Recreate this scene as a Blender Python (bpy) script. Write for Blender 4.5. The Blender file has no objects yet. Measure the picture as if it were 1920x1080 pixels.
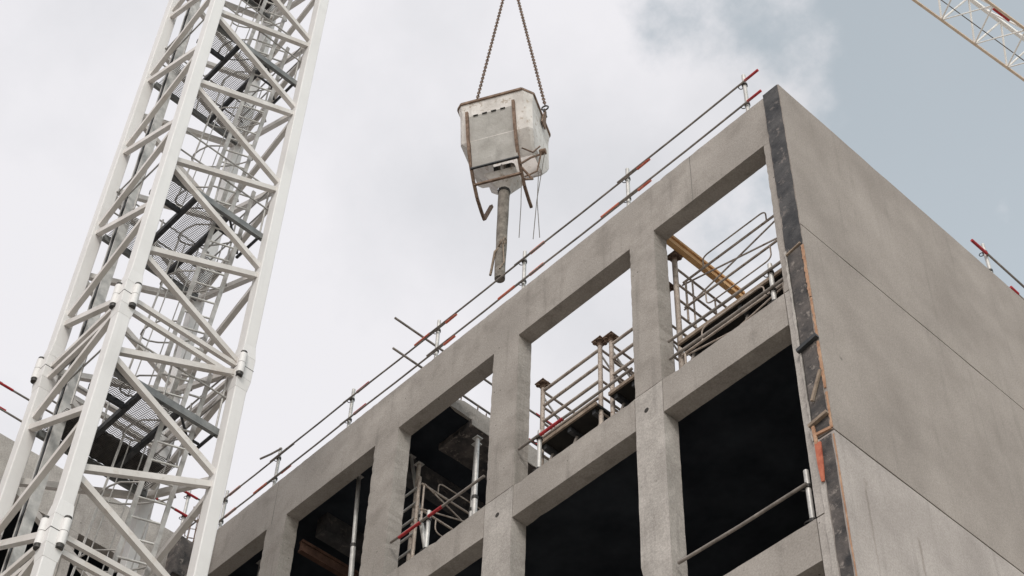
import bpy, math, random
from mathutils import Vector, Matrix
random.seed(7)
S = bpy.context.scene
COL = S.collection
R = math.radians
# ---------------------------------------------------------------- camera
cam = bpy.data.objects.new('camera', bpy.data.cameras.new('camera'))
COL.objects.link(cam)
cam.data.sensor_width = 36; cam.data.lens = 3163.4136 / 1920 * 36
cam.data.clip_start = .1; cam.data.clip_end = 3000
rt = Vector((-0.6815640405, -0.7312040032, 0.0284809472))
up = Vector((-0.5415963585, 0.5302368577, 0.6523206720))
fw = Vector((0.4920811347, -0.4291731357, 0.7574078006))
m = Matrix((rt, up, -fw)).transposed().to_4x4()
m.translation = Vector((-6.25229534, 9.42501061, 0.0))
cam.matrix_world = m
S.camera = cam
# ---------------------------------------------------------------- world: Nishita sky with a broken cloud layer
SUN_EL, SUN_AZ = 46, 312            # azimuth of the sun, degrees counter-clockwise from +X is used for the lamp below
W = bpy.data.worlds.new('World'); S.world = W; W.use_nodes = True
nt = W.node_tree; nt.nodes.clear(); L = nt.links.new
def N(t, **k):
    n = nt.nodes.new(t)
    for a, b in k.items(): setattr(n, a, b)
    return n
sunv = Vector((-0.50, 0.66, 0.62)).normalized()
sky = N('ShaderNodeTexSky', sky_type='NISHITA', sun_disc=False)
sky.sun_elevation = math.asin(sunv.z); sky.sun_rotation = math.atan2(sunv.x, sunv.y)
sky.air_density = 1.0; sky.dust_density = 3.0; sky.ozone_density = 1.5
hs = N('ShaderNodeHueSaturation'); hs.inputs['Saturation'].default_value = .36; hs.inputs['Value'].default_value = 1.82
L(sky.outputs[0], hs.inputs['Color'])
bg1 = N('ShaderNodeBackground'); bg1.inputs[1].default_value = .15; tn = N('ShaderNodeMix', data_type='RGBA', blend_type='MULTIPLY'); tn.inputs[0].default_value = 1.0; L(hs.outputs[0], tn.inputs[6]); tn.inputs[7].default_value = (.975, 1.02, .955, 1)
L(tn.outputs[2], bg1.inputs[0])
tc = N('ShaderNodeTexCoord')
def dotn(v):
    d = N('ShaderNodeVectorMath', operation='DOT_PRODUCT'); L(tc.outputs['Generated'], d.inputs[0]); d.inputs[1].default_value = v; return d.outputs['Value']
def mth(op, a, b=None, clamp=False):
    n = N('ShaderNodeMath', operation=op, use_clamp=clamp)
    for i, x in enumerate((a, b)):
        if x is None: continue
        if isinstance(x, (int, float)): n.inputs[i].default_value = x
        else: L(x, n.inputs[i])
    return n.outputs[0]
def noise(scale, det=6, rough=.6, off=(0, 0, 0), dist=0):
    mp = N('ShaderNodeMapping'); L(tc.outputs['Generated'], mp.inputs[0]); mp.inputs['Location'].default_value = off
    n = N('ShaderNodeTexNoise'); L(mp.outputs[0], n.inputs['Vector'])
    n.inputs['Scale'].default_value = scale; n.inputs['Detail'].default_value = det; n.inputs['Roughness'].default_value = rough
    n.inputs['Distortion'].default_value = dist
    return n.outputs['Fac']
side = dotn((-0.70, -0.72, 0.02))           # the clear sky lies over this side of the site
n1 = noise(5.0, 7, .58, (1.3, .4, 2.2)); n2 = noise(16, 6, .6, (0, 3, 1))
cov = mth('ADD', mth('MULTIPLY', mth('SUBTRACT', n1, .5), .46), mth('MULTIPLY', mth('SUBTRACT', n2, .5), .2))
def blob(v, rad, amt):
    d = N('ShaderNodeVectorMath', operation='DISTANCE'); L(tc.outputs['Generated'], d.inputs[0]); d.inputs[1].default_value = v
    return mth('MULTIPLY', mth('SUBTRACT', 1.0, mth('DIVIDE', d.outputs['Value'], rad), True), amt)
# a torn cloud edge: one puff of white and one blue gap beside it
cov = mth('ADD', cov, blob((0.3534, -0.4469, 0.8218), .05, -.11)); cov = mth('ADD', cov, blob((0.339, -0.424, 0.840), .085, .055)); cov = mth('ADD', cov, blob((0.3208, -0.4838, 0.8143), .02, -.05))
msk = mth('SUBTRACT', 1.0, mth('MULTIPLY', mth('ADD', mth('SUBTRACT', side, .062), cov), 9.0, True), True)
sm = N('ShaderNodeMapRange', interpolation_type='SMOOTHSTEP'); L(msk, sm.inputs[0])
sm.inputs[3].default_value = .10; sm.inputs[4].default_value = 1.0
cr = N('ShaderNodeValToRGB'); L(noise(3.6, 7, .55, (5, 1.5, 0)), cr.inputs[0])
cr.color_ramp.elements[0].position = .33; cr.color_ramp.elements[0].color = (.655, .66, .69, 1)
cr.color_ramp.elements[1].position = .55; cr.color_ramp.elements[1].color = (.80, .79, .82, 1)
bg2 = N('ShaderNodeBackground'); L(cr.outputs[0], bg2.inputs[0]); bg2.inputs[1].default_value = 1.0
mx = N('ShaderNodeMixShader'); L(sm.outputs[0], mx.inputs[0]); L(bg1.outputs[0], mx.inputs[1]); L(bg2.outputs[0], mx.inputs[2])
wo = N('ShaderNodeOutputWorld'); L(mx.outputs[0], wo.inputs[0])
# ---------------------------------------------------------------- sun through thin cloud
sl = bpy.data.lights.new('sun', 'SUN'); sl.energy = 1.5; sl.angle = R(14); sl.color = (1, .95, .89)
so = bpy.data.objects.new('sun', sl); COL.objects.link(so)
so.rotation_euler = (-sunv).to_track_quat('-Z', 'Y').to_euler()
S.view_settings.view_transform = 'Standard'; S.view_settings.look = 'None'
S.view_settings.exposure = 0.11; S.view_settings.gamma = 1.0
# ---------------------------------------------------------------- materials
def mat(name, c1, c2, rough=.8, scale=3, metal=0, bump=0, bscale=60, spots=None, streak=0, c3=None, spec=.3, drips=None, grain=0):
    M = bpy.data.materials.new(name); M.use_nodes = True
    t = M.node_tree; b = t.nodes['Principled BSDF']; l = t.links.new
    b.inputs['Roughness'].default_value = rough; b.inputs['Metallic'].default_value = metal
    b.inputs['Specular IOR Level'].default_value = spec
    g = t.nodes.new('ShaderNodeNewGeometry')
    def nz(s, det=6, ro=.6, sc=None):
        mp = t.nodes.new('ShaderNodeMapping'); l(g.outputs['Position'], mp.inputs[0])
        if sc: mp.inputs['Scale'].default_value = sc
        n = t.nodes.new('ShaderNodeTexNoise'); l(mp.outputs[0], n.inputs['Vector'])
        n.inputs['Scale'].default_value = s; n.inputs['Detail'].default_value = det; n.inputs['Roughness'].default_value = ro
        return n.outputs['Fac']
    def ramp(f, p0, p1, a=(0, 0, 0, 1), z=(1, 1, 1, 1)):
        r = t.nodes.new('ShaderNodeValToRGB'); l(f, r.inputs[0]); e = r.color_ramp.elements
        e[0].position = p0; e[1].position = p1; e[0].color = a; e[1].color = z
        return r.outputs[0]
    def mix(f, a, z):
        mm = t.nodes.new('ShaderNodeMix'); mm.data_type = 'RGBA'
        if isinstance(f, float): mm.inputs[0].default_value = f
        else: l(f, mm.inputs[0])
        for i, x in ((6, a), (7, z)):
            if isinstance(x, tuple): mm.inputs[i].default_value = x if len(x) == 4 else (*x, 1)
            else: l(x, mm.inputs[i])
        return mm.outputs[2]
    col = ramp(nz(scale, 8, .62), .34, .66, (*c1, 1), (*c2, 1))
    if streak:      # faint vertical weather marks
        col = mix(ramp(nz(7, 4, .6, (1, 1, .07)), .56, .74, z=(streak,) * 3 + (1,)), col, tuple(x * .55 for x in c1))
        col = mix(ramp(nz(1.1, 5, .6), .5, .72, z=(streak * 1.1,) * 3 + (1,)), col, tuple(x * .68 for x in c1))
    if spots:
        v = t.nodes.new('ShaderNodeTexVoronoi'); v.inputs['Scale'].default_value = spots; l(g.outputs['Position'], v.inputs['Vector'])
        r = ramp(v.outputs['Distance'], .03, .075, (1, 1, 1, 1), (0, 0, 0, 1))
        msk = t.nodes.new('ShaderNodeMath'); msk.operation = 'MULTIPLY'; l(r, msk.inputs[0]); l(ramp(nz(1.7, 2), .44, .54), msk.inputs[1])
        col = mix(msk.outputs[0], col, tuple(x * .38 for x in c1))
    if c3: col = mix(ramp(nz(scale * 2.3, 9, .72), .56, .64), col, c3)
    for (dy, dz, w, ln) in (drips or ()):
        # a rust mark on the side wall with a run below it, at a fixed place on the panel
        sp = t.nodes.new('ShaderNodeSeparateXYZ'); l(g.outputs['Position'], sp.inputs[0])
        def mm(op, a, z, cl=False):
            n = t.nodes.new('ShaderNodeMath'); n.operation = op; n.use_clamp = cl
            for i, x in ((0, a), (1, z)):
                if isinstance(x, (int, float)): n.inputs[i].default_value = x
                else: l(x, n.inputs[i])
            return n.outputs[0]
        wob = mm('MULTIPLY', mm('SUBTRACT', nz(9, 4), .5), w * 1.4)
        d = mm('ABSOLUTE', mm('SUBTRACT', mm('ADD', sp.outputs['Y'], wob), dy), 0)
        across = mm('SUBTRACT', 1.0, mm('DIVIDE', d, w), True)
        below = mm('MULTIPLY', mm('SUBTRACT', dz, sp.outputs['Z']), 14, True)
        fade = mm('SUBTRACT', 1.0, mm('DIVIDE', mm('SUBTRACT', dz, sp.outputs['Z']), ln), True)
        f = mm('MULTIPLY', mm('MULTIPLY', across, below), mm('MULTIPLY', fade, .5))
        col = mix(f, col, (.11, .075, .055))
    if grain:
        gf = ramp(nz(48, 3, .7), .32, .68, (1 - grain,) * 3 + (1,), (1 + grain,) * 3 + (1,))
        gm = t.nodes.new('ShaderNodeMix'); gm.data_type = 'RGBA'; gm.blend_type = 'MULTIPLY'; gm.inputs[0].default_value = 1
        l(col, gm.inputs[6]); l(gf, gm.inputs[7]); col = gm.outputs[2]
    l(col, b.inputs['Base Color'])
    if bump:
        bp = t.nodes.new('ShaderNodeBump'); bp.inputs['Strength'].default_value = bump; bp.inputs['Distance'].default_value = .02
        l(nz(bscale, 6, .7), bp.inputs['Height']); l(bp.outputs[0], b.inputs['Normal'])
    return M
CON = mat('facade concrete', (.262, .236, .213), (.395, .360, .330), .9, 2.2, bump=.35, bscale=22, spots=5.5, streak=.45, grain=.16)
CON2 = mat('column concrete', (.34, .312, .288), (.465, .430, .400), .9, 3.0, bump=.35, bscale=26, spots=6, streak=.5, grain=.16)
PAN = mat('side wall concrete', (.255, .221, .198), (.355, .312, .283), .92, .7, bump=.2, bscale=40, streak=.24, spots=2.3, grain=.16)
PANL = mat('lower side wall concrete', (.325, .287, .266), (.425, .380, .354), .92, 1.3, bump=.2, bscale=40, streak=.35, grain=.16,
           drips=((-.35, 10.52, .045, .16), (-.33, 10.40, .022, 1.5), (-1.05, 10.25, .03, 1.4), (-2.0, 9.9, .05, 1.2)))
INT = mat('interior shade black', (.010, .013, .019), (.032, .038, .048), .95, 1.5)  # room shade put into a near-black colour for concrete slabs and walls
DARKC = mat('raw grey concrete', (.16, .15, .14), (.24, .23, .21), .95, 2, bump=.3)
BIT = mat('black formwork film', (.025, .026, .03), (.105, .10, .10), .75, 3.2, bump=.7, bscale=14, c3=(.17, .15, .14))
BIT2 = mat('worn black film', (.035, .034, .036), (.15, .13, .12), .8, 4, bump=.8, bscale=14, c3=(.25, .22, .20))
GAP = mat('dark joint', (.03, .028, .026), (.06, .055, .05), .95, 4)
WHITE = mat('white crane paint', (.55, .515, .485), (.71, .675, .65), .5, 1.6, bump=.08, streak=.16, c3=(.55, .50, .46))
WHITE2 = mat('chord paint', (.67, .65, .64), (.765, .745, .735), .5, 1.1, bump=.06, streak=.14)
DGALV = mat('dark galvanised steel', (.13, .135, .135), (.24, .24, .235), .55, 6, .3, bump=.1)
LADR = mat('ladder steel', (.30, .285, .27), (.46, .44, .42), .5, 9, .2)
GALV = mat('galvanised steel', (.42, .41, .395), (.62, .60, .575), .5, 9, .3, bump=.1)
TUBE = mat('dull steel tube', (.17, .15, .135), (.33, .29, .26), .6, 7, .3, bump=.15)
DARK = mat('dark steel', (.035, .038, .042), (.085, .085, .088), .55, 8, .4)
MESH = mat('grating steel', (.06, .055, .052), (.15, .135, .125), .6, 12, .3)
BOLT = mat('bolt steel', (.03, .028, .027), (.09, .085, .08), .55, 20, .5)
RED = mat('red paint', (.32, .022, .03), (.48, .05, .05), .55, 14)
SALM = mat('faded red paint', (.55, .12, .08), (.72, .27, .19), .6, 10)
ORR = mat('orange red paint', (.34, .08, .045), (.52, .17, .10), .7, 12, bump=.3)
RUSTY = mat('rusty steel', (.13, .085, .06), (.30, .21, .16), .8, 14, .2, bump=.4)
SHOR = mat('shoring steel', (.34, .28, .24), (.54, .47, .41), .7, 9, .2, bump=.3, c3=(.20, .13, .09))
BUCK = mat('cement splashed white paint', (.60, .56, .525), (.76, .72, .69), .8, 3.5, bump=.5, bscale=18, streak=.6, c3=(.40, .33, .27))
PLATE = mat('grey splashed plate', (.36, .34, .315), (.47, .45, .425), .85, 4, bump=.4, bscale=18, streak=.4)
HOSE = mat('cement caked hose', (.12, .105, .09), (.27, .24, .21), .9, 8, bump=.6, bscale=24)
ORW = mat('orange beam wood', (.64, .36, .15), (.80, .50, .25), .7, 5, bump=.2)
WOOD = mat('weathered wood', (.20, .15, .115), (.34, .27, .21), .85, 12, bump=.4)
ORG = mat('orange foam edge', (.33, .17, .10), (.52, .33, .22), .85, 9, bump=.5)
DWOOD = mat('dark red wood', (.06, .03, .022), (.12, .065, .045), .85, 8)
PLY = mat('dark plywood', (.012, .011, .010), (.03, .027, .024), .85, 5)
ROPE = mat('rope', (.10, .09, .08), (.2, .18, .16), .9, 20)
JIBP = mat('jib paint', (.76, .73, .70), (.86, .83, .80), .5, 3)
JIBC = mat('tan chord paint', (.55, .42, .31), (.68, .55, .44), .5, 3)
SAND = mat('site ground', (.36, .33, .29), (.48, .45, .40), .95, .4, bump=.3)
# ---------------------------------------------------------------- mesh builder
class MB:
    def __init__(s): s.v = []; s.f = []; s.sm = []
    def add(s, vs, fs, smooth=False):
        n = len(s.v); s.v += [Vector(p) for p in vs]; s.f += [[n + i for i in q] for q in fs]; s.sm += [smooth] * len(fs)
    def box(s, x0, x1, y0, y1, z0, z1):
        vs = [(x, y, z) for x in (x0, x1) for y in (y0, y1) for z in (z0, z1)]
        s.add(vs, [(0, 1, 3, 2), (4, 6, 7, 5), (0, 4, 5, 1), (2, 3, 7, 6), (0, 2, 6, 4), (1, 5, 7, 3)]); return s
    def prism(s, a, b):       # two matching polygons
        n = len(a)
        s.add(list(a) + list(b), [tuple(range(n))[::-1], tuple(range(n, 2 * n))] + [(i, (i + 1) % n, n + (i + 1) % n, n + i) for i in range(n)]); return s
    def bar(s, p, q, w, h=None, upv=(0, 0, 1)):
        h = h or w; p, q = Vector(p), Vector(q); d = (q - p).normalized(); u = Vector(upv)
        if abs(d.dot(u)) > .98: u = Vector((1, 0, 0))
        a = d.cross(u).normalized() * w / 2; b = a.cross(d).normalized() * h / 2
        return s.prism([p + a + b, p - a + b, p - a - b, p + a - b], [q + a + b, q - a + b, q - a - b, q + a - b])
    def tube(s, pts, r, n=10, cap=True, r2=None):
        pts = [Vector(p) for p in pts]; k = len(pts); base = len(s.v); prev = None
        for i, p in enumerate(pts):
            d = ((pts[min(i + 1, k - 1)] - pts[max(i - 1, 0)])).normalized()
            if prev is None: a = d.orthogonal().normalized()
            else: a = (prev - d * prev.dot(d)).normalized()
            prev = a; b = d.cross(a); rr = r if r2 is None else r + (r2 - r) * i / (k - 1)
            s.v += [p + (a * math.cos(t) + b * math.sin(t)) * rr for t in [2 * math.pi * j / n for j in range(n)]]
        for i in range(k - 1):
            for j in range(n):
                a0 = base + i * n; s.f.append([a0 + j, a0 + (j + 1) % n, a0 + n + (j + 1) % n, a0 + n + j]); s.sm.append(True)
        if cap:
            e = len(s.v); s.v += [s.v[base + j].copy() for j in range(n)] + [s.v[base + (k - 1) * n + j].copy() for j in range(n)]
            s.f.append([e + j for j in range(n)][::-1]); s.sm.append(False)
            s.f.append([e + n + j for j in range(n)]); s.sm.append(False)
        return s
    def ring(s, c, ax, R_, r, n=14, k=6):
        c = Vector(c); ax = Vector(ax).normalized(); a = ax.orthogonal().normalized(); b = ax.cross(a); base = len(s.v)
        for i in range(n):
            t = 2 * math.pi * i / n; o = a * math.cos(t) + b * math.sin(t)
            for j in range(k):
                q = 2 * math.pi * j / k; s.v.append(c + o * (R_ + r * math.cos(q)) + ax * r * math.sin(q))
        for i in range(n):
            for j in range(k):
                s.f.append([base + i * k + j, base + ((i + 1) % n) * k + j, base + ((i + 1) % n) * k + (j + 1) % k, base + i * k + (j + 1) % k]); s.sm.append(True)
        return s
    def rough(s, x0, x1, y0, y1, z0, z1, j=.003, chip=.012, pc=.05, st=.11):
        # a cast concrete block: every face divided, edges slightly uneven with small chips
        X = [x0, x1]; Y = [y0, y1]; Z = [z0, z1]
        def div(a, b):
            n = max(1, min(90, int(round((b - a) / st)))); return [a + (b - a) * i / n for i in range(n + 1)]
        gx, gy, gz = div(x0, x1), div(y0, y1), div(z0, z1); idx = {}
        ly, lz, lx = len(gy) - 1, len(gz) - 1, len(gx) - 1
        rr = random.Random(int(abs(x0 * 131 + y0 * 71 + z0 * 17) * 100) + 3)
        def vert(i, k, l):
            key = (i, k, l)
            if key in idx: return idx[key]
            p = Vector((gx[i], gy[k], gz[l])); ex = (i in (0, lx)) + (k in (0, ly)) + (l in (0, lz))
            if ex == 2:
                a = chip * rr.random() if rr.random() < pc else j * rr.random()
                c = Vector(((x0 + x1) / 2, (y0 + y1) / 2, (z0 + z1) / 2))
                if i in (0, lx): p.x += (a if i == 0 else -a)
                if k in (0, ly): p.y += (a if k == 0 else -a)
                if l in (0, lz): p.z += (a if l == 0 else -a)
            idx[key] = len(s.v); s.v.append(p); return idx[key]
        def q(a): s.f.append(a); s.sm.append(False)
        for i in range(lx):
            for k in range(ly):
                for l, fl in ((0, 0), (lz, 1)):
                    a = [vert(i, k, l), vert(i + 1, k, l), vert(i + 1, k + 1, l), vert(i, k + 1, l)]; q(a if fl else a[::-1])
            for l in range(lz):
                for k, fl in ((0, 1), (ly, 0)):
                    a = [vert(i, k, l), vert(i + 1, k, l), vert(i + 1, k, l + 1), vert(i, k, l + 1)]; q(a if fl else a[::-1])
        for k in range(ly):
            for l in range(lz):
                for i, fl in ((0, 0), (lx, 1)):
                    a = [vert(i, k, l), vert(i, k + 1, l), vert(i, k + 1, l + 1), vert(i, k, l + 1)]; q(a if fl else a[::-1])
        return s
    def wall(s, bx, bz, y0, y1, solid, st=.09, j=.004, seed=5, rag=None):
        # one cast wall with openings; solid(x, z) tells where there is concrete
        rr = random.Random(seed)
        def div(b):
            o = [b[0]]
            for a, c in zip(b, b[1:]):
                n = max(1, int(round((c - a) / st))); o += [a + (c - a) * i / n for i in range(1, n + 1)]
            return o
        X, Z = div(bx), div(bz); nx, nz = len(X) - 1, len(Z) - 1
        F = [[solid((X[i] + X[i + 1]) / 2, (Z[k] + Z[k + 1]) / 2) for k in range(nz)] for i in range(nx)]
        def at(i, k): return 0 <= i < nx and 0 <= k < nz and F[i][k]
        idx = {}
        def vt(i, k, f):
            key = (i, k, f)
            if key not in idx:
                p = Vector((X[i], (y1, y0)[f], Z[k])); c = [at(i - 1, k - 1), at(i, k - 1), at(i - 1, k), at(i, k)]
                if sum(c) < 4:
                    a = rr.uniform(0, j); g = rag(X[i], Z[k]) if rag else 0
                    if g and rr.random() < .35: a = rr.uniform(j, g)
                    dx = (c[0] + c[2] < c[1] + c[3]) - (c[0] + c[2] > c[1] + c[3]); dz = (c[0] + c[1] < c[2] + c[3]) - (c[0] + c[1] > c[2] + c[3])
                    p.x += dx * a; p.z += dz * a * .6
                    if f == 0: p.y -= a * .4
                idx[key] = len(s.v); s.v.append(p)
            return idx[key]
        def q(*a): s.f.append(list(a)); s.sm.append(False)
        for i in range(nx):
            for k in range(nz):
                if not F[i][k]: continue
                q(vt(i, k, 0), vt(i, k + 1, 0), vt(i + 1, k + 1, 0), vt(i + 1, k, 0))
                q(vt(i, k, 1), vt(i + 1, k, 1), vt(i + 1, k + 1, 1), vt(i, k + 1, 1))
                if not at(i - 1, k): q(vt(i, k, 0), vt(i, k, 1), vt(i, k + 1, 1), vt(i, k + 1, 0))
                if not at(i + 1, k): q(vt(i + 1, k, 0), vt(i + 1, k + 1, 0), vt(i + 1, k + 1, 1), vt(i + 1, k, 1))
                if not at(i, k - 1): q(vt(i, k, 0), vt(i + 1, k, 0), vt(i + 1, k, 1), vt(i, k, 1))
                if not at(i, k + 1): q(vt(i, k + 1, 0), vt(i, k + 1, 1), vt(i + 1, k + 1, 1), vt(i + 1, k + 1, 0))
        return s
    def build(s, name, m_, parent=None, bevel=0):
        o = (parent.matrix_world.translation if parent and not parent.parent else (parent['_o'] if parent else Vector((0, 0, 0))))
        o = Vector(o)
        me = bpy.data.meshes.new(name); me.from_pydata([p - o for p in s.v], [], s.f); me.update()
        me.polygons.foreach_set('use_smooth', s.sm); me.materials.append(m_)
        ob = bpy.data.objects.new(name, me); COL.objects.link(ob)
        if parent: ob.parent = parent; ob['_o'] = o
        if bevel:
            bv = ob.modifiers.new('bevel', 'BEVEL'); bv.width = bevel; bv.segments = 2; bv.limit_method = 'ANGLE'
        return ob
def tag(o, label=None, cat=None, group=None, kind=None):
    for k, x in (('label', label), ('category', cat), ('group', group), ('kind', kind)):
        if x: o[k] = x
    return o
def thing(name, label, cat, loc=(0, 0, 0), group=None):
    o = bpy.data.objects.new(name, None); COL.objects.link(o); o.location = loc; o.empty_display_size = .2
    o.matrix_world = Matrix.Translation(loc)
    return tag(o, label, cat, group)
def V(*a): return Vector(a)
def arc(p, c, q, n=7):          # rounded corner from p to q bending at c
    p, c, q = Vector(p), Vector(c), Vector(q)
    return [p * (1 - t) ** 2 + c * 2 * t * (1 - t) + q * t * t for t in [i / n for i in range(n + 1)]]
# ---------------------------------------------------------------- ground
g = MB(); g.add([(-1500, -1500, -1.6), (1500, -1500, -1.6), (1500, 1500, -1.6), (-1500, 1500, -1.6)], [(0, 1, 2, 3)])
tag(g.build('ground', SAND), kind='structure', label='bare sandy construction site ground')
# ---------------------------------------------------------------- main building
B = thing('concrete_building', 'unfinished grey precast concrete building with gridded window openings and a blank side wall', 'building', (5.8, 0, -1.6))
TH = -.22
PIL = [(.335 - .09, .335), (2.055, 2.455), (4.385, 4.855), (6.705, 7.19), (9.105, 9.56), (11.3, 11.5)]
# upper storey: one cast frame of top beam and pillars
bx = [.245] + [e for p in PIL for e in p][1:]
def solid(x, z): return z > 15.6 or any(a <= x <= b for a, b in PIL)
def ragged(x, z): return .013 if (x > 6.6 and z < 15.5) or (1.9 < x < 2.6 and z > 15.2) else .008
MB().wall(bx, [13.06, 15.6, 16.46], TH, 0, solid, rag=ragged, st=.07, j=.003).build('upper_frame', CON, B)
# cast joint lines on the top beam
for x in (1.42, 9.45):
    MB().box(x - .004, x + .004, -.001, .0025, 15.62 if x < 5 else 15.63, 16.45).build('cast_joint', DARKC, B)
LV = [13.05 - 3.03 * i for i in range(5)]
for li, zt in enumerate(LV):
    zb = -1.6 if li == len(LV) - 1 else LV[li + 1]
    for i, (a, b) in enumerate(PIL):
        MB().rough(a, b, TH, 0.006 if 0 < i < 5 else 0, zb + (.012 if li < len(LV) - 1 else 0), zt - .004, j=.003, chip=.02).build('column', CON2, B)
    for i in range(5):
        MB().rough(PIL[i][1] + .010, PIL[i + 1][0] - .006, TH, 0, zt - .475, zt, j=.002, chip=.012).build('spandrel_beam', CON, B)
# little cast-in recesses with rust runs on the columns
for (x, z) in ((2.29, 12.76), (4.63, 12.76), (6.95, 12.76)):
    MB().tube([(x, .0062, z), (x, .0085, z)], .032, 14).build('socket', GAP, B)
# side wall: storey high panels with open joints
rows = [(13.875, 16.47), (10.885, 13.86), (7.87, 10.865), (4.86, 7.855), (1.85, 4.845), (-1.6, 1.835)]
for i, (a, b) in enumerate(rows):
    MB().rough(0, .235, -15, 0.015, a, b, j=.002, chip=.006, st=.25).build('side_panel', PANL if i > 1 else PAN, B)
    if i: MB().box(.03, .2, -14.9, 0.0, b, rows[i - 1][0]).build('joint_filler', GAP, B)
# dark film left on the end face of the side wall
def strip(z0, z1, x0, x1, m_, name='end_film', y=.0165, d=.006, jag=.008, n=26):
    q = MB(); a = []; rr = random.Random(int(z0 * 100))
    for i in range(n + 1):
        z = z0 + (z1 - z0) * i / n; a.append((x1 + rr.uniform(-jag, jag), y, z))
    for i in range(n, -1, -1):
        z = z0 + (z1 - z0) * i / n; a.append((x0 + rr.uniform(-jag, jag) * .5, y, z))
    h = len(a)
    for i in range(n):
        p = [a[i], a[i + 1], a[h - 2 - i], a[h - 1 - i]]
        q.prism(p, [(x, y + d, z) for x, _, z in p])
    return q.build(name, m_, B)
strip(13.56, 16.47, .012, .226, BIT, jag=.008, n=50)
strip(10.93, 13.545, .045, .218, BIT2)
MB().bar((.228, .03, 13.53), (.03, .03, 13.575), .02, .022, (0, 1, 0)).build('ledge', WOOD, B)
strip(10.93, 13.5, .215, .222, GAP, name='edge_gap', d=.008, jag=.003)
strip(7.3, 10.84, .035, .165, BIT2, d=.004)
for a_, b_, w_ in ((12.72, 13.53, .034), (12.13, 12.70, .026), (11.42, 12.06, .032), (10.90, 11.36, .024)): strip(a_, b_, .004, w_, ORG, name='orange_edge', d=.012, jag=.007, n=24)
strip(7.3, 10.82, .004, .016, ORG, name='orange_edge', d=.006, jag=.004, n=20)
MB().bar((.225, .028, 10.93), (.02, .028, 10.90), .03, .02, (0, 1, 0)).build('ledge', ORG, B)
# narrow light cast margin beside the film, ragged
strip(-1.6, 10.86, .18, .236, CON2, name='cast_margin', y=.0165, d=.008, jag=.01, n=60)
strip(10.87, 13.6, .226, .246, CON2, name='cast_margin', y=.0165, d=.014, jag=.01, n=40)
# floor slabs; back and inner walls added to keep the rooms dark
for li, zt in enumerate(LV):
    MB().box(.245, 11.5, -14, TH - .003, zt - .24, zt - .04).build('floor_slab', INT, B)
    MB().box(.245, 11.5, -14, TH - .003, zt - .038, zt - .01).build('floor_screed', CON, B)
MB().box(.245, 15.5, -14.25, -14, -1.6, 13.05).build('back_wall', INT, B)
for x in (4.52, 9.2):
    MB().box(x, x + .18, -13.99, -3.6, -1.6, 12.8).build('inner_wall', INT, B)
# roof slab over the left bays
MB().box(6.245, 11.49, -8, TH - .003, 15.95, 16.19).build('roof_slab', INT, B)  # underside shade is in the slab's colour; pale edge is a separate piece
MB().rough(6.18, 6.242, -8, TH - .003, 15.945, 16.20, j=.008, chip=.03, pc=.3).build('slab_edge', CON, B)
MB().rough(6.18, 6.84, -4, -.80, 15.83, 15.942, j=.008, chip=.02).build('drop_panel', BIT2, B)
MB().box(6.2, 11.49, -8.2, -8.003, 13.04, 16.19).build('rear_wall', INT, B)  # added to close the bays and keep them dark
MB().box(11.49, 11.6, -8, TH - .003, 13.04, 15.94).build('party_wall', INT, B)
for x in (7.3, 9.0):
    MB().box(x, x + .22, -7.9, -.6, 15.62, 15.947).build('ceiling_beam', BIT, B)
rb = MB()
for i in range(15):
    y = -.34 - i * .16; x = 6.26 + .05 * random.random(); h = .10 + .10 * random.random()
    rb.tube([(x, y, 16.15), (x + random.uniform(-.02, .02), y, 16.19 + h)] + arc((x, y, 16.19 + h), (x + .03, y - .02, 16.25 + h), (x + .06, y - .05, 16.19 + h), 4)[1:] + [(x + .07, y - .05, 16.15)], .005, 5)
rb.build('starter_bars', RUSTY, B)
# chipped lump of spilt concrete behind the corner of the first opening
lp = MB(); c0 = V(.30, -.28, 15.35)
for k in range(9):
    c = V(.36 + random.uniform(-.02, .03), -.27 - random.uniform(0, .06), 15.30 - k * .055); r_ = random.uniform(.02, .042)
    lp.tube([c + V(0, 0, -.035), c, c + V(0, 0, .035)], r_, 7)
lp.build('spilt_concrete', WOOD, B)
# ---------------------------------------------------------------- wing behind the crane
G = thing('concrete_wing', 'beige concrete building wing with dark openings seen behind the left crane mast', 'building', (13, 5, -1.6))
WO = [(.82, 1.84), (2.32, 4.22), (4.70, 6.60), (7.08, 8.98)]
MB().rough(11.503, 11.72, 0.005, 11, 15.6, 16.5, j=.003).build('top_beam', CON2, G)
edges = [.005] + [e for o in WO for e in o] + [11]
for i in range(0, len(edges), 2):
    MB().rough(11.503, 11.72, edges[i], edges[i + 1], -1.6, 15.598, j=.003).build('pillar', CON2, G)
for zt in LV:
    for a, b in WO:
        MB().rough(11.503, 11.72, a + .004, b - .004, zt - .475, zt, j=.003).build('spandrel_beam', CON2, G)
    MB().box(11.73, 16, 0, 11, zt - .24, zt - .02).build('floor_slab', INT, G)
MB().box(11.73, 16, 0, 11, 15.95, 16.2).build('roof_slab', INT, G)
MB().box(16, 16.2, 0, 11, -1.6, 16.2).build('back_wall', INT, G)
MB().box(11.73, 16, 11.0, 11.2, -1.6, 16.2).build('end_wall', CON2, G)
MB().box(11.73, 16, -.15, -.003, -1.6, 16.2).build('end_wall', CON2, G)
MB().box(11.498, 11.5025, 1.99, 2.0, 13.1, 16.45).build('cast_joint', DARKC, G)
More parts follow.
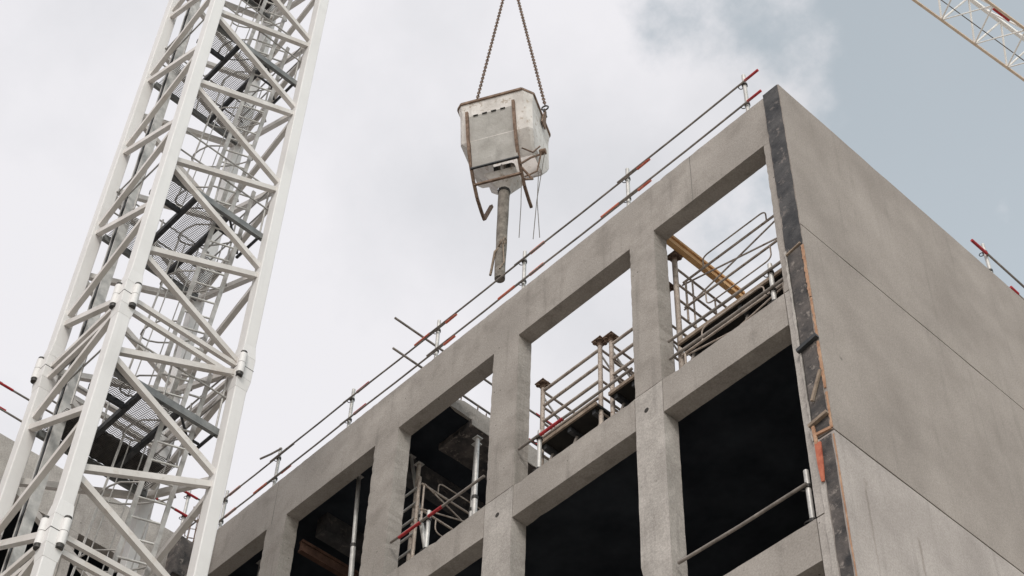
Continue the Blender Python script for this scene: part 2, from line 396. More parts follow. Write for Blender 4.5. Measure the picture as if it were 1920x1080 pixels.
# ---------------------------------------------------------------- guard rails
def post(base, top, x, y, zc, parent, r=.026):
    q = MB().tube([(x, y, base), (x, y, top)], r, 10); p = q.build('post', GALV, parent)
    for z in zc:
        c = MB()
        c.tube([(x, y, z - .018), (x, y, z + .018)], r + .010, 10)
        c.ring((x + .045, y + .01, z), (0, .2, 1), .034, .006)
        c.build('collar', BOLT, p)
    return p
def rail(pa, pb, parent, r=.0165, m_=None):
    mid = (Vector(pa) + Vector(pb)) / 2 + V(0, 0, -.012)
    return MB().tube([pa, mid, pb], r, 8).build('rail', m_ or TUBE, parent)
def sleeve(pa, pb, parent, r=.021, m_=None):
    return MB().tube([pa, pb], r, 10).build('red_sleeve', m_ or RED, parent)
T = thing('roof_guard_rail', 'long two-tube guard rail with red sleeves along the top edge of the gridded facade', 'guard rail', (5.8, -.1, 16.46))
XS = [.55, 2.53, 4.44, 6.17, 8.03, 9.74, 11.06]
for i, x in enumerate(XS):
    post(16.46, 17.36, x, -.1, (17.15, 16.74), T)
    MB().box(x - .06, x + .06, -.16, -.04, 16.455, 16.47).build('foot_plate', GALV, T)
    for k, z in enumerate((17.14, 16.70)):
        yo = -.1 + .045
        x2 = XS[i + 1] if i + 1 < len(XS) else x + .9
        zo = (.02, -.015, .012, -.02, .018, 0, .01)[i]
        e = .25 if i == 0 else .42
        rail((x - e, yo, z + zo), (x2 + .12, yo + .02, z - .01), T, .0135)
        if not (i in (5,) and k == 0): sleeve((x - (.04 if i == 0 else .16 + .05 * (i % 2)), yo, z + zo), (x - e - .005, yo, z + zo + .003), T, .021 if i else .018, (RED, SALM, SALM, SALM, RED, SALM, SALM)[i])
        if i in (1, 2, 5) and k == 1 or i == 3 and k == 0: sleeve((x + .10, yo + .02, z - .008), (x + .42, yo + .018, z - .006), T, .0165, SALM)
rail((9.6, -.03, 17.22), (10.05, .03, 17.27), T)
T = thing('roof_guard_rail', 'pair of steel tubes jutting out over the facade top halfway along it', 'guard rail', (6.45, -.8, 16.2))
for z, y1, x in ((17.2, .46, 6.44), (16.78, .34, 6.57)):
    rail((x, y1, z), (x, -3.6, z + .02), T, .017)
    rail((x + .05, -3.3, z), (x + .05, -7.5, z), T, .017)
    for y in (-2.2,): sleeve((x, y, z + .012), (x, y - .35, z + .013), T, .021)
for y in (-2.7, -5.2): post(16.19, 17.4, 6.5, y, (17.2, 16.8), T)
T = thing('roof_guard_rail', 'guard rail with red sleeves on top of the wing behind the left crane mast', 'guard rail', (11.6, 5, 16.5))
for y in (.25, 2.1, 4.0, 5.9, 7.8): post(16.5, 17.5, 11.6, y, (17.38, 16.96), T)
for z in (17.38, 16.96):
    for a, b in ((0.02, 2.3), (1.9, 4.2), (3.6, 6.1), (5.6, 8.0), (7.6, 10.5)): rail((11.55, a, z + random.uniform(-.02, .02)), (11.55, b, z), T, .016)
    for y in (.45, 1.1, 2.35, 3.75, 5.5): sleeve((11.55, y, z), (11.55, y - .33, z), T)
T = thing('roof_guard_rail', 'short guard rail with one red tube end on top of the blank side wall', 'guard rail', (.12, -6, 16.47))
for y in (-4.28, -7.0, -9.8): post(16.47, 17.3, .12, y, (17.13, 16.76), T)
rail((.08, -4.15, 17.06), (.08, -7.4, 17.0), T); sleeve((.08, -3.92, 17.05), (.08, -4.24, 17.05), T)
rail((.08, -4.8, 16.68), (.08, -7.4, 16.66), T); sleeve((.08, -4.64, 16.71), (.08, -4.80, 16.70), T)
rail((.08, -6.9, 17.0), (.08, -10.2, 17.0), T)
# rails on the sills of the openings
def sill(label, x, zt, x0, x1, zr=(.55,), red=None, y=-.085):
    t = thing('sill_guard_rail', label, 'guard rail', (x, y, zt), 'guard rails on the sills of the openings')
    post(zt, zt + .69, x, y, [zt + a for a in zr] + [zt + .08], t, .027)
    for a in zr: rail((x0, y + .045, zt + a), (x1, y + .045, zt + a + .02), t, .018)
    if red:
        for a, b in red: sleeve((a, y + .045, zt + zr[0]), (b, y + .045, zt + zr[0]), t)
    return t
sill('sill rail with two steel tubes in the top opening next to the building corner', .53, 13.05, .345, 1.97, (.55, .27))
sill('sill rail with one red sleeve in the second top opening from the corner', 4.05, 13.05, 2.52, 4.36, (.56,), ((3.99, 3.62),))
sill('sill rail with two red sleeves in the third top opening where props lean', 6.0, 13.05, 4.95, 6.66, (.55,), ((5.95, 5.7), (6.5, 6.1)))
sill('sill rail with one plain grey tube across the dark lower corner opening', .44, 10.02, .42, 2.01, (.49,))
# ---------------------------------------------------------------- working platforms behind the sills
for lab, x0, x1 in (('dark work platform behind the sill of the top corner opening', .36, 2.12), ('dark work platform behind the sill of the second top opening', 3.42, 4.40), ('narrow dark platform between shoring post and pillar in second top opening', 2.5, 3.22)):
    p = thing('work_platform', lab, 'platform', ((x0 + x1) / 2, -1, 13.9), 'work platforms behind the facade')
    MB().box(x0, x1, -1.7, -.40, 13.94, 13.975).build('deck', PLY, p)
    MB().box(x0, x1, -.40, -.375, 13.935, 13.985).build('edge_board', WOOD, p)
    for x in (x0 + .08, (x0 + x1) / 2, x1 - .08):
        MB().bar((x, -.42, 13.9), (x, -1.65, 13.9), .05, .07).build('joist', DARK, p)
        MB().tube([(x, -.55, 13.865), (x, -.30, 13.05)], .02, 8).build('bracket', TUBE, p)
        MB().tube([(x, -1.55, 13.865), (x, -1.55, 13.04)], .024, 8).build('bracket', TUBE, p)
# ---------------------------------------------------------------- shoring frames
def head(x, y, z, t):
    h = MB().box(x - .075, x + .075, y - .075, y + .075, z, z + .012)
    for a in range(4):
        c = V(x + .06 * math.cos(a * math.pi / 2 + .78), y + .06 * math.sin(a * math.pi / 2 + .78), z - .02); h.ring(c, (0, 0, 1), .024, .009, 10)
        h.tube([c + V(0, 0, -.01), c + V(0, 0, .07)], .011, 6)
    h.tube([(x, y, z - .07), (x, y, z)], .036, 10)
    return h.build('star_head', RUSTY, t)
def shoring(label, xa, xb, z0, z1, y0=-.5, y1=-1.6, rails=4, face=True):
    t = thing('shoring_frame', label, 'shoring frame', ((xa + xb) / 2, (y0 + y1) / 2, z0), 'shoring frames behind the facade')
    for x in (xa, xb):
        for y in (y0, y1):
            MB().tube([(x, y, z0), (x, y, z1)], .029, 10).build('post', SHOR, t); head(x, y, z1, t)
    dz = .27
    for k in range(rails):
        z = z1 - .12 - k * dz
        if face:
            for y in (y0,): MB().tube([(xa, y, z), (xb, y, z)], .021, 8).build('rung', SHOR, t)
    for x in (xa, xb):
        for k in range(rails + 1): 
            z = z1 - .12 - k * dz
            MB().tube([(x, y0, z), (x, y1, z)], .016, 8).build('rung', SHOR, t)
        MB().tube([(x, y0, z1 - .2), (x, y1, z1 - 1.1)], .013, 7).build('cross_brace', GALV, t)
    for s in (0, 1):
        MB().tube([(xa, y1, z1 - .15 - s * .9), (xb, y1, z1 - 1.05 + s * .9)], .013, 7).build('cross_brace', GALV, t)
    return t
shoring('shoring frame with four rails and star heads in second top opening, nearer the third', 4.46, 3.46, 13.04, 15.12)
shoring('shoring frame with star heads half hidden behind pillar between the two right openings', 3.27, 2.55, 13.04, 15.05)
t = thing('shoring_frame', 'tall shoring frame carrying the yellow wood beam in the top corner opening', 'shoring frame', (2.2, -1.1, 13.04), 'shoring frames behind the facade')
for (x, y, z) in ((2.19, -.5, 15.64), (2.19, -1.75, 15.58)):
    MB().tube([(x, y, 13.04), (x, y, z)], .034, 10).build('post', SHOR, t); head(x, y, z, t)
for k in range(8): MB().tube([(2.19, -.5, 15.45 - k * .28), (2.19, -1.75, 15.45 - k * .28)], .016, 8).build('rung', SHOR, t)
MB().tube([(2.19, -.8, 15.45), (2.19, -.8, 13.5)], .012, 8).build('upright', SHOR, t)
MB().tube([(2.19, -1.2, 15.45), (2.19, -1.2, 13.5)], .012, 8).build('upright', SHOR, t)
MB().tube([(2.33, -.5, 13.04), (2.33, -.5, 15.2)], .03, 10).build('post', SHOR, t); head(2.33, -.5, 15.2, t)
# hooped barrier panels
def barrier(label, x0, x1, z0, z1, y, group='hooped steel barriers'):
    t = thing('hooped_barrier', label, 'barrier', ((x0 + x1) / 2, y, z0), group)
    for z in (z0, z1): MB().tube([(x0, y, z), (x1, y, z)], .0155, 8).build('rail', SHOR, t)
    for a, b in ((z0, z1), (z1, z0)): MB().tube([(x0 + .03, y - .02, a), (x1 - .03, y - .02, b)], .011, 8).build('cross_brace', SHOR, t)
    w = x0 - x1 if x0 > x1 else x1 - x0; s = 1 if x1 > x0 else -1
    a, b = x0 + s * .2 * w, x1 - s * .2 * w
    for z, h in ((z1, .20), (z0, -.22)):
        pts = [V(a, y, z), V(a, y, z + h * .6)] + arc((a, y, z + h * .6), (a, y, z + h), (a + s * .1, y, z + h))[1:] + arc((b - s * .1, y, z + h), (b, y, z + h), (b, y, z + h * .6)) + [V(b, y, z)]
        MB().tube(pts, .0095, 8).build('hoop', SHOR, t)
    for x in (x0 + s * .04, x1 - s * .04): MB().tube([(x, y, z0 - .25), (x, y, z1)], .014, 8).build('upright', SHOR, t)
    return t
barrier('upper hooped barrier against the sky in the top corner opening', 2.25, .60, 14.93, 15.38, -.7)
barrier('lower hooped barrier in front of the dark platform in the top corner opening', 2.0, .50, 13.30, 13.62, -.3)
t = barrier('hooped barrier behind the leaning props in the third top opening', 0, 1.4, -.22, .22, 0)
t.location = (6.82, -1.26, 14.60); t.rotation_euler = (0, 0, R(-90))
# ladder-like shoring rungs in the third opening
t = thing('shoring_frame', 'shoring frame with bare rungs beside the pillar in the dark third top opening', 'shoring frame', (7.0, -1, 13.04), 'shoring frames behind the facade')
for x in (7.62, 6.93): MB().tube([(x, -.6, 13.04), (x, -.6, 15.25)], .026, 8).build('post', SHOR, t)
for k in range(7): MB().tube([(7.62, -.6, 13.5 + k * .265), (6.93, -.6, 13.5 + k * .265)], .018, 8).build('rung', GALV, t)
# props
def prop(label, a, b, r=.036, m_=GALV):
    a, b = Vector(a), Vector(b); mid = a.lerp(b, .55); d = (b - a).normalized()
    t = thing('steel_prop', label, 'prop', a, 'steel props under the roof slab')
    MB().tube([a, mid], r, 12).build('outer_tube', m_, t)
    MB().tube([mid, b], r * .8, 12).build('inner_tube', m_, t)
    MB().tube([mid - d * .03, mid + d * .02], r + .008, 12).build('adjusting_nut', BOLT, t)
    for p, n in ((a, 1), (b, -1)): MB().box(p.x - .05, p.x + .05, p.y - .05, p.y + .05, p.z - .004, p.z + .006).build('end_plate', GALV, t)
    return t
prop('leaning grey steel prop in the third top opening', (6.56, -.7, 13.05), (7.30, -.7, 15.93), .032)
prop('rusty steel prop with white band behind the leaning one', (7.03, -.62, 13.04), (7.05, -.66, 15.6), .036, SHOR)
prop('upright steel prop at the right side of the third top opening', (5.89, -.72, 13.04), (5.93, -.72, 15.35))
prop('steel prop just left of the upright one in the third top opening', (6.25, -.95, 13.04), (6.22, -.95, 15.6))
prop('lone steel prop in the dark fourth top opening', (7.9, -.42, 13.04), (8.12, -.45, 15.94))
prop('short steel prop in the dark fifth top opening behind the crane chord', (10.5, -.6, 13.04), (10.55, -.6, 15.94))
MB().rough(6.160, 6.178, -4, -.80, 15.83, 15.945, j=.006, chip=.01).build('panel_edge', CON, B)
# timber beams
def hbeam(name, label, p, q, m_, w=.08, h=.2):
    p, q = Vector(p), Vector(q); t = thing(name, label, 'beam', p)
    for s in (-1, 1): MB().bar(p + V(0, 0, s * (h / 2 - .02)), q + V(0, 0, s * (h / 2 - .02)), w, .04).build('flange', m_, t)
    MB().bar(p, q, .028, h - .084).build('web', m_, t); return t
hbeam('timber_beam', 'yellow timber formwork beam on a star head in the top corner opening', (2.10, -.16, 15.76), (2.08, -1.62, 15.72), ORW, .07, .16)
hbeam('timber_beam', 'dark red-brown timber beam under the ceiling in the fourth top opening', (9.14, -.33, 15.25), (9.12, -2.6, 15.25), DWOOD)
# wood scraps on the wall end
def bat(label, p, q, w, d, m_):
    o = MB().bar(p, q, w, d, (0, 1, 0)).build('wood_batten', m_); return tag(o, label, 'batten')
bat('short black batten fixed across the dark strip at the building corner', (.25, .045, 12.07), (.0, .045, 12.12), .045, .05, DARK)
bat('thin loose stick leaning on the dark corner strip', (.165, .05, 11.33), (.03, .04, 11.66), .03, .025, WOOD)
bat('weathered grey batten across the strip above the orange ledge', (.245, .045, 11.05), (.02, .045, 11.09), .035, .04, WOOD)
bat('narrow orange-red board edge at the foot of the weathered batten', (.205, .04, 11.03), (.195, .035, 10.80), .03, .02, ORG)
o = MB().prism([(.215, .03, 10.82), (.145, .03, 10.80), (.155, .03, 10.50), (.17, .03, 10.33), (.20, .03, 10.34), (.215, .03, 10.55)], [(.215, .045, 10.82), (.145, .045, 10.80), (.155, .045, 10.50), (.17, .045, 10.33), (.20, .045, 10.34), (.215, .045, 10.55)]).build('wood_board', ORR)
tag(o, 'splintered bright red board beside the lower corner strip', 'board')
# formwork block and rebar cage at the inner corner
o = MB().rough(11.02, 11.3, .08, .52, 15.40, 16.08, j=.01, chip=.03).build('formwork_box', BIT2); tag(o, 'black stained formwork box at the inner corner beside the crane mast', 'formwork')
t = thing('rebar_cage', 'upright rebar cage above the black formwork box near the crane mast', 'rebar', (11.3, .2, 16.1))
for a in range(6):
    x, y = 11.25 + .1 * math.cos(a * 1.05), .24 + .1 * math.sin(a * 1.05)
    MB().tube([(x, y, 16.0), (x + .01, y + random.uniform(-.02, .02), 16.75 + .15 * random.random())], .006, 5).build('bar', RUSTY, t)
for z in (16.25, 16.42, 16.6): MB().ring((11.25, .24, z), (.1, .05, 1), .105, .005, 14, 5).build('hoop', RUSTY, t)
# ---------------------------------------------------------------- tower crane mast
CX0, CX1, CY0, CY1 = 5.99, 7.59, 2.835, 4.435
K = thing('tower_crane_mast', 'white lattice tower crane mast with ladders and mesh landings in the left of the view', 'crane', ((CX0 + CX1) / 2, (CY0 + CY1) / 2, -1.6))
J0, SEC = 14.04, 3.46; BAY = SEC / 2
CN = [(CX0, CY1), (CX0, CY0), (CX1, CY1), (CX1, CY0)]       # F, R, L, B
for x, y in CN:
    MB().box(x - .08, x + .08, y - .08, y + .08, -1.6, 27).build('corner_chord', WHITE2, K, .012)
jn = [J0 - SEC, J0, J0 + 3 * SEC]
for zj in jn:
    for x, y in CN:
        sx = 1 if x == CX0 else -1; sy = 1 if y == CY0 else -1
        q = MB()
        def ringbox(z0, z1, w0, w1):
            q.prism([(x + a * w0, y + b * w0, z0) for a, b in ((-1, -1), (1, -1), (1, 1), (-1, 1))], [(x + a * w1, y + b * w1, z1) for a, b in ((-1, -1), (1, -1), (1, 1), (-1, 1))])
        ringbox(zj - .34, zj - .18, .082, .098); ringbox(zj - .18, zj + .18, .098, .099); ringbox(zj + .18, zj + .38, .099, .082)
        sl_ = q.build('joint_sleeve', WHITE2, K, .006)
        off = {(1, -1): ((-.105, -.045), (.045, .105)), (1, 1): ((-.105, .075), (.08, -.11)), (-1, -1): ((.045, .11), (.11, .03)), (-1, 1): ((.125, 0), (0, -.125))}[(sx, sy)]
        for dx, dy in off:
            for za, zb in ((-.155, -.004), (.004, .155)):
                MB().tube([(x + dx, y + dy, zj + za), (x + dx, y + dy, zj + zb)], .046, 16).build('bolt_sleeve', WHITE2, sl_)
            MB().tube([(x + dx, y + dy, zj - .20), (x + dx, y + dy, zj - .155)], .040, 12).build('bolt', BOLT, sl_)
            MB().tube([(x + dx, y + dy, zj + .155), (x + dx, y + dy, zj + .19)], .040, 12).build('bolt', BOLT, sl_)
        MB().box(x - .1005, x + .1005, y - .1005, y + .1005, zj - .004, zj + .004).build('seam', BOLT, sl_)
    for (x0, y0, x1, y1) in ((CX0, CY1, CX0, CY0), (CX0, CY1, CX1, CY1), (CX1, CY0, CX0, CY0), (CX1, CY1, CX1, CY0)):
        for z in (zj - .10, zj + .08):
            MB().bar((x0, y0, z - .04), (x1, y1, z - .04), .05, .062).build('horizontal_bar', WHITE, K)
faces = [((CX0, CY1), (CX0, CY0), 1), ((CX0, CY1), (CX1, CY1), 0), ((CX1, CY0), (CX0, CY0), 1), ((CX1, CY1), (CX1, CY0), 0)]
# first corner has its nodes at mid bay (phase 1) or at the joints (phase 0)
lowm = MB()
def brace(a, b, za, zb, q):
    A = V(a[0], a[1], za); Bq = V(b[0], b[1], zb); d = (Bq - A).normalized()
    q.bar(A + d * .04, Bq - d * .04, .066, .075)
for a, b, ph in faces:
    k = -9
    for k in range(-9, 8):
        zn = J0 + k * BAY + (BAY / 2 if ph else 0)
        for dz in (BAY / 2, -BAY / 2):
            z0, z1 = (zn + .03 if dz > 0 else zn - .03), zn + dz + (-.05 if dz > 0 else .05)
            if 8.5 < zn < 22.5:
                q = MB(); brace(a, b, z0, z1, q); q.build('diagonal_brace', WHITE, K)
            elif zn > -1: brace(a, b, z0, z1, lowm)
lowm.build('diagonal_brace', WHITE, K)['kind'] = 'stuff'
# inner cable channel
ch = MB(); 
ch.box(7.13, 7.16, 4.22, 4.34, -1.6, 27); ch.box(7.25, 7.28, 4.22, 4.34, -1.6, 27); ch.box(7.16, 7.25, 4.22, 4.235, -1.6, 27)
ch.build('cable_channel', GALV, K)
MB().tube([(7.2, 4.29, -1.6), (7.2, 4.29, 27)], .022, 8).tube([(7.225, 4.33, -1.6), (7.225, 4.33, 27)], .014, 8).build('power_cable', DARK, K)
MB().tube([(6.06, 4.32, -1.6), (6.06, 4.32, 27)], .016, 8).build('inner_rod', RUSTY, K)
# landings
def grate(q, x0, x1, y0, y1, z, s=.026, along='y'):
    # expanded metal: zigzag strands
    n = int((x1 - x0) / s)
    for i in range(n + 1):
        x = x0 + i * s; k = int((y1 - y0) / .045)
        for j in range(k):
            ya, yb = y0 + j * .045, y0 + (j + 1) * .045; o = s * .5
            xa = x + (o if (j) % 2 else 0); xb = x + (0 if j % 2 else o)
            q.prism([(xa - .004, ya, z), (xa + .004, ya, z), (xa + .004, ya, z + .006), (xa - .004, ya, z + .006)][::-1], [(xb - .004, yb, z), (xb + .004, yb, z), (xb + .004, yb, z + .006), (xb - .004, yb, z + .006)][::-1])
    return q
for k, zp in enumerate((J0 - 1.04 - SEC, J0 - 1.04, J0 - 1.04 + SEC, J0 - 1.04 + 2 * SEC, J0 - 1.04 + 3 * SEC)):
    for bx in (6.05, 7.46): MB().box(bx, bx + .05, 2.9, 4.36, zp, zp + .10).build('landing_edge_beam', DGALV, K)
    for by in (3.86, 3.40): MB().box(6.10, 7.46, by, by + .06, zp - .01, zp + .07).build('landing_joist', DARK, K)
    q = MB(); grate(q, 6.12, 7.45, 3.46, 3.86, zp + .075); grate(q, 6.12, 6.45, 3.93, 4.34, zp + .075); grate(q, 6.95, 7.45, 3.93, 4.34, zp + .075); grate(q, 6.85, 7.45, 2.92, 3.40, zp + .075)
    q.build('landing_grating', MESH, K)
    if k in (1, 4): MB().box(6.98, 7.44, 3.0, 4.3, zp + .09, zp + .096).build('kick_plate', DARK, K)
    h = MB().box(6.44, 6.48, 3.92, 4.36, zp + .01, zp + .09)
    h.tube([(6.14, 3.98, zp + .13)] + arc((6.14, 3.98, zp + .13), (6.2, 4.3, zp + .13), (6.42, 4.25, zp + .13)) + arc((6.42, 4.25, zp + .13), (6.5, 4.0, zp + .13), (6.3, 3.95, zp + .13)), .012, 6)
    h.build('hatch_ring', DARK, K)
    hr = MB()
    for z in (zp + .60, zp + 1.0):
        for x in (6.06, 7.5): hr.tube([(x, CY1 - .05, z), (x, CY0 + .05, z)], .012, 7)
        for y in (2.95, 4.36): hr.tube([(6.06, y, z), (7.5, y, z)], .012, 7)
    for x, y in ((6.08, 2.95), (6.08, 3.66), (7.48, 2.95), (7.48, 3.66), (6.8, 2.95), (6.8, 4.36)): hr.tube([(x, y, zp), (x, y, zp + 1.02)], .013, 7)
    hr.build('landing_handrail', LADR, K)
    br = MB().tube([(6.10, 2.95, zp + .03), (6.55, 2.95, zp + .03)], .022, 7).tube([(6.12, 3.38, zp + .04), (6.5, 2.98, zp + .04)], .016, 7).tube([(6.3, 3.0, zp - .02), (6.3, 3.4, zp - .02)], .018, 7)
    br.build('ladder_bracket', DARK, K)
    # ladder: from this landing down to the one below, leaning
    la = thing; zt, zb = zp + 1.0, zp - SEC + .1
    def LX(z): return 6.46 - (zp - z) * .17 if z > zp - 2.2 else 6.46 - 2.2 * .17 - (zp - 2.2 - z) * .0
    ld = MB()
    A0, A1 = V(6.36, 3.40, zt), V(5.99 + .2, 3.74, zb); 
    B0, B1 = V(6.24, 3.08, zt), V(5.86 + .2, 3.42, zb)
    ld.bar(A0, A1, .028, .05, (0, 1, 0)); lo = ld.build('ladder', LADR, K)
    MB().bar(B0, B1, .028, .05, (0, 1, 0)).build('stile', LADR, lo)
    n = 15
    for i in range(n):
        t_ = (i + .5) / n; MB().tube([A0.lerp(A1, t_), B0.lerp(B1, t_)], .013, 7).build('rung', GALV, lo)
    cg = MB(); dx = V(.92, .38, 0).normalized()
    for i in range(4):
        t_ = .22 + i * .23; a, b = A0.lerp(A1, t_), B0.lerp(B1, t_); c = (a + b) / 2; s_ = (b - a).normalized()
        pts = [a] + [c + s_ * (-.30 * math.cos(th)) + dx * (.12 + .50 * math.sin(th)) for th in [math.pi * j / 10 for j in range(11)]] + [b]
        cg.tube(pts, .011, 6)
    for th in (.5, 1.1, 1.57, 2.05, 2.65):
        def cp(t_):
            a, b = A0.lerp(A1, t_), B0.lerp(B1, t_); c = (a + b) / 2; s_ = (b - a).normalized(); return c + s_ * (-.30 * math.cos(th)) + dx * (.12 + .50 * math.sin(th))
        cg.tube([cp(.22), cp(.91)], .008, 6)
    cg.build('safety_cage', LADR, lo)
# ---------------------------------------------------------------- concrete bucket
KO = V(4.92, -.50, 22.0); bu = V(.88, .475, 0).normalized(); bv = V(bu.y, -bu.x, 0)
def P3(u, v, z): return KO + bu * u + bv * v + V(0, 0, z)
Q = thing('concrete_bucket', 'cement-splashed white concrete bucket with long brown hose hanging from chains over the roof', 'concrete bucket', tuple(P3(.6, .6, -1.6)))
def loop(u0, u1, v0, v1, z, c=.12, zb=0):
    return [P3(u0 + c, v0, z), P3(u1 - c * .5, v0, z), P3(u1, v0 + c * .5, z), P3(u1, v1 - c, z + zb), P3(u1 - c, v1, z + zb), P3(u0 + c, v1, z + zb), P3(u0, v1 - c, z + zb), P3(u0, v0 + c, z)]
def shell(loops, name, m_, th=.0, bev=.006):
    q = MB(); n = len(loops[0]); vs = [p for l in loops for p in l]; fs = []
    for i in range(len(loops) - 1):
        for j in range(n): fs.append((i * n + j, i * n + (j + 1) % n, (i + 1) * n + (j + 1) % n, (i + 1) * n + j))
    q.add(vs, fs); o = q.build(name, m_, Q)
    md = o.modifiers.new('thickness', 'SOLIDIFY'); md.thickness = .012; md.offset = 0
    return o
def lp5(u0, u1, v0, v1, z, c, zb=0): return loop(u0, u1, v0, v1, z, c, zb)
body = shell([loop(-.02, 1.20, -.02, 1.10, .16, .13), loop(0, 1.17, .04, 1.07, -.06, .11), loop(0.0, 1.17, .17, 1.07, -.64, .05), loop(.04, .72, .44, .86, -1.0, .03)], 'hopper', BUCK)
rim = MB(); lp_ = loop(-.03, 1.21, -.03, 1.11, .16, .155)
for i in range(8): rim.bar(lp_[i], lp_[(i + 1) % 8], .03, .05)
rim.build('rim', RUSTY, Q)
MB().prism([P3(1.0, .025, -.16), P3(.29, .025, -.16), P3(.26, .305, -1.12), P3(1.0, .305, -1.12)], [P3(1.0, .04, -.15), P3(.29, .04, -.15), P3(.26, .32, -1.11), P3(1.0, .32, -1.11)]).build('front_plate', PLATE, Q)
for i in range(4): MB().bar(P3(.40 + i * .15, .016, -.17), P3(.48 + i * .15, .016, -.17), .012, .02).build('slot', GAP, Q)
MB().bar(P3(1.03, .32, -1.13), P3(.25, .32, -1.13), .03, .035).build('lower_bar', DARK, Q)
skid = [(-.01, -.08), (.11, -.55), (.21, -.85), (.32, -1.07), (.47, -1.27), (.66, -1.45), (.86, -1.53), (1.0, -1.56)]
for u_, m_ in ((1.03, RUSTY), (.26, RUSTY)):
    q = MB()
    for i in range(len(skid) - 1): q.bar(P3(u_, *skid[i]), P3(u_, *skid[i + 1]), .045, .05)
    q.build('skid', m_, Q)
MB().bar(P3(1.03, 1.0, -1.56), P3(1.0, 1.20, -1.0), .05, .05).build('skid_hook', RUSTY, Q)
MB().bar(P3(1.03, .50, -1.32), P3(.26, .50, -1.32), .035).build('cross_bar', RUSTY, Q)
# gate, funnel, hose
shell([loop(.40, .71, .50, .84, -.985, .03), loop(.44, .70, .54, .82, -1.15, .03)], 'gate', HOSE)
for u_ in (.48, .68): MB().bar(P3(u_, .485, -1.02), P3(u_, .52, -1.15), .07, .03).build('gate_hinge', BOLT, Q)
MB().bar(P3(.58, .49, -1.0), P3(.58, .52, -1.15), .05, .03).build('gate_strap', BUCK, Q)
shell([loop(.36, .87, .48, .86, -1.13, .03), loop(.36, .86, .49, .86, -1.165, .03), loop(.52, .70, .62, .80, -1.38, .05)], 'funnel', BUCK)
MB().tube([P3(.61, .71, -1.37), P3(.61, .71, -1.43)], .098, 16).build('hose_clamp', BOLT, Q)
hp = [P3(.61 + .003 * math.sin(i * 1.1), .71 + .004 * math.cos(i * .8), -1.42 - i * .136) for i in range(16)]
q = MB()
q.tube(hp, .090, 16, r2=.078); q.build('hose', HOSE, Q)
sp = MB(); sp.tube([hp[10] + V(-.09, 0, .1), hp[11] + V(.02, .1, 0), hp[12] + V(.10, .06, -.05), hp[13] + V(.13, .05, -.02), hp[14] + V(.14, .06, .02)], .02, 7)
sp.ring(hp[10] + V(-.10, .02, .06), (1, .6, .2), .07, .008); sp.ring(hp[10] + V(-.06, .08, .02), (.3, 1, .2), .05, .014)
sp.tube([hp[10] + V(-.09, .05, .0), hp[13] + V(-.11, .02, 0), hp[14] + V(-.06, .06, 0)], .012, 6)
sp.build('strap', WOOD, Q)
# lever gear on the side and pull ropes
gr = MB(); gr.tube([P3(-.02, .52, -.88), P3(-.12, .52, -.88)], .05, 12); gr.tube([P3(-.05, .55, -.88), P3(.1, .45, -1.05), P3(.25, .40, -1.22)], .018, 7)
gr.tube([P3(-.05, .50, -.92), P3(.05, .62, -1.20), P3(.22, .55, -1.36)], .014, 7); gr.tube([P3(.2, .3, -.95), P3(.05, .40, -1.0), P3(-.04, .46, -.80)], .012, 7)
gr.tube([P3(.24, .45, -1.25), P3(.12, .62, -1.38), P3(.2, .5, -1.5)], .02, 7)
gr.build('gate_lever', RUSTY, Q)
for a, b, c in ((P3(-.10, .52, -.93), P3(.0, .50, -2.1), P3(.04, .5, -3.0)), (P3(.02, .60, -1.25), P3(-.0, .52, -2.1), P3(-.06, .5, -3.0)), (P3(.24, .45, -1.5), P3(.23, .45, -2.2), P3(.24, .45, -2.95))):
    MB().tube([a, b, c], .0065, 5).build('pull_rope', ROPE, Q)
# lifting ears
for u_, v_ in ((1.20, .58), (-.03, .60)):
    e = MB().box(0, 0, 0, 0, 0, 0); e = MB(); s = -1 if u_ < .5 else 1
    e.prism([P3(u_, v_ - .09, -.05), P3(u_, v_ + .09, -.05), P3(u_ + s * .03, v_ + .03, .33), P3(u_ + s * .03, v_ - .03, .33)], [P3(u_ - .02, v_ - .09, -.05), P3(u_ - .02, v_ + .09, -.05), P3(u_ + s * .03 - .02, v_ + .03, .33), P3(u_ + s * .03 - .02, v_ - .03, .33)])
    e.build('lifting_ear', RUSTY, Q)
# chain sling
CS = thing('chain_sling', 'two-leg brown lifting chain rising from both sides of the concrete bucket', 'chain', tuple(P3(.6, .6, .3)))
apex = P3(.66, .58, 5.1)
def chain(a, b, step=.052):
    q = MB(); d = (b - a); n = int(d.length / step); d.normalize(); s1 = d.orthogonal().normalized(); s2 = d.cross(s1)
    for i in range(n):
        c = a + d * (i + .5) * step; s_ = s1 if i % 2 else s2; h = step * .72; w = .021
        pts = [c - d * h * .6 + s_ * w, c + d * h * .6 + s_ * w, c + d * h + s_ * w * .3, c + d * h - s_ * w * .3, c + d * h * .6 - s_ * w, c - d * h * .6 - s_ * w, c - d * h - s_ * w * .3, c - d * h + s_ * w * .3, c - d * h * .6 + s_ * w]
        q.tube(pts, .0085, 4, False)
    return q
chain(P3(1.22, .58, .33), apex).build('chain', RUSTY, CS)
chain(P3(-.06, .60, .50), apex).build('chain', RUSTY, CS)
sh = MB(); sh.ring(P3(-.06, .60, .42), bv, .055, .014); sh.ring(P3(-.06, .60, .30), bu, .05, .015); sh.tube([P3(-.06, .54, .27), P3(-.06, .68, .27)], .018, 8); sh.build('shackle', BOLT, CS)
sh = MB(); sh.ring(apex + V(0, 0, .08), bv, .09, .02); sh.build('master_link', BOLT, CS)
hk = thing('crane_hook', 'crane hook block and hoist ropes above the chain sling', 'hook', tuple(apex + V(0, 0, .15)))
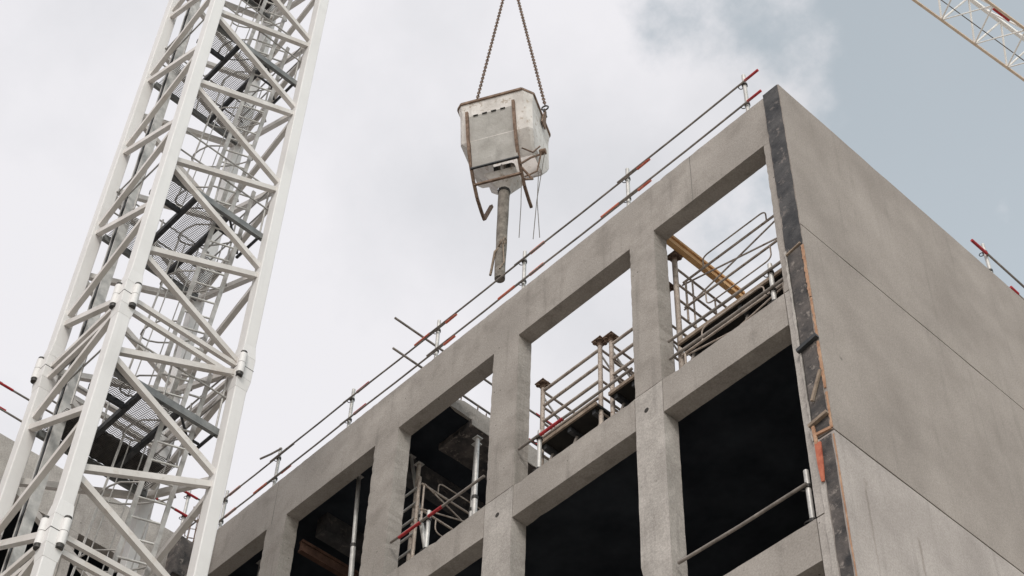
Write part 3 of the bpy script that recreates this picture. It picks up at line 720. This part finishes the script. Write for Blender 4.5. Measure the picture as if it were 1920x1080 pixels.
MB().tube([apex + V(0, 0, .12), apex + V(.08, 0, .2), apex + V(.05, 0, .4), apex + V(0, 0, .5), apex + V(0, 0, .8)], .035, 8).build('hook', BOLT, hk)
MB().box(apex.x - .2, apex.x + .2, apex.y - .12, apex.y + .12, apex.z + .8, apex.z + 1.4).build('block', ORG, hk, .03)
for s in (-.12, .12): MB().tube([apex + V(s, 0, 1.4), apex + V(s, 0, 22)], .012, 6).build('hoist_rope', ROPE, hk)
# ---------------------------------------------------------------- second crane jib, far up to the right
Jb = thing('tower_crane_jib', 'pale lattice crane jib crossing the upper right corner of the sky', 'crane', (5.2, -45, -1.6))
def jx(y): return 5.94 + (y + 16.94) * .1216
ZJ = 45
def ja(y): return V(jx(y), y, ZJ)
def jb_(y): return V(jx(y) - 1.32, y, ZJ)
def jt(y): return V(jx(y) - .66, y, ZJ + 1.25)
MB().bar(ja(5), ja(-70), .075).build('lower_chord', JIBC, Jb)
MB().bar(jb_(5), jb_(-70), .075).build('lower_chord', JIBC, Jb)
MB().bar(jt(5), jt(-70), .12).build('upper_chord', JIBP, Jb)
lt = MB(); y = 5 - .73; ST = 1.425
ys = [-18.1 + ST * k for k in range(-36, 16)]
for y in ys:
    lt.tube([ja(y), jb_(y + ST / 2)], .028, 7); lt.tube([ja(y), jb_(y - ST / 2)], .022, 7)
    for fn in (ja, jb_):
        o_ = 0 if fn is ja else ST / 2
        lt.tube([fn(y + o_), jt(y + o_ + ST / 2)], .034, 7); lt.tube([fn(y + o_), jt(y + o_ - ST / 2)], .034, 7)
lt.build('lattice', JIBP, Jb)
MB().tube([ja(5) + V(-.45, 0, .15), ja(-70) + V(-.45, 0, .15)], .016, 6).build('trolley_rope', ROPE, Jb)
MB().bar(jb_(-19.0) + V(.12, 0, .15), jb_(-19.7) + V(.12, 0, .15), .09, .05).build('red_marker', RED, Jb)
ms = MB(); mx_ = jx(-45) - .66
for a in (-1, 1):
    for b in (-1, 1): ms.bar((mx_ + a, -45 + b, -1.6), (mx_ + a, -45 + b, ZJ), .2)
for k in range(23):
    z = -1.6 + k * 2.0
    for a in (-1, 1):
        ms.bar((mx_ + a, -46, z), (mx_ + a, -44, z + 2), .1); ms.bar((mx_ - 1, -45 + a, z), (mx_ + 1, -45 + a, z + 2), .1)
ms.build('mast', JIBP, Jb)
for o in bpy.data.objects:
    if '_o' in o: del o['_o']
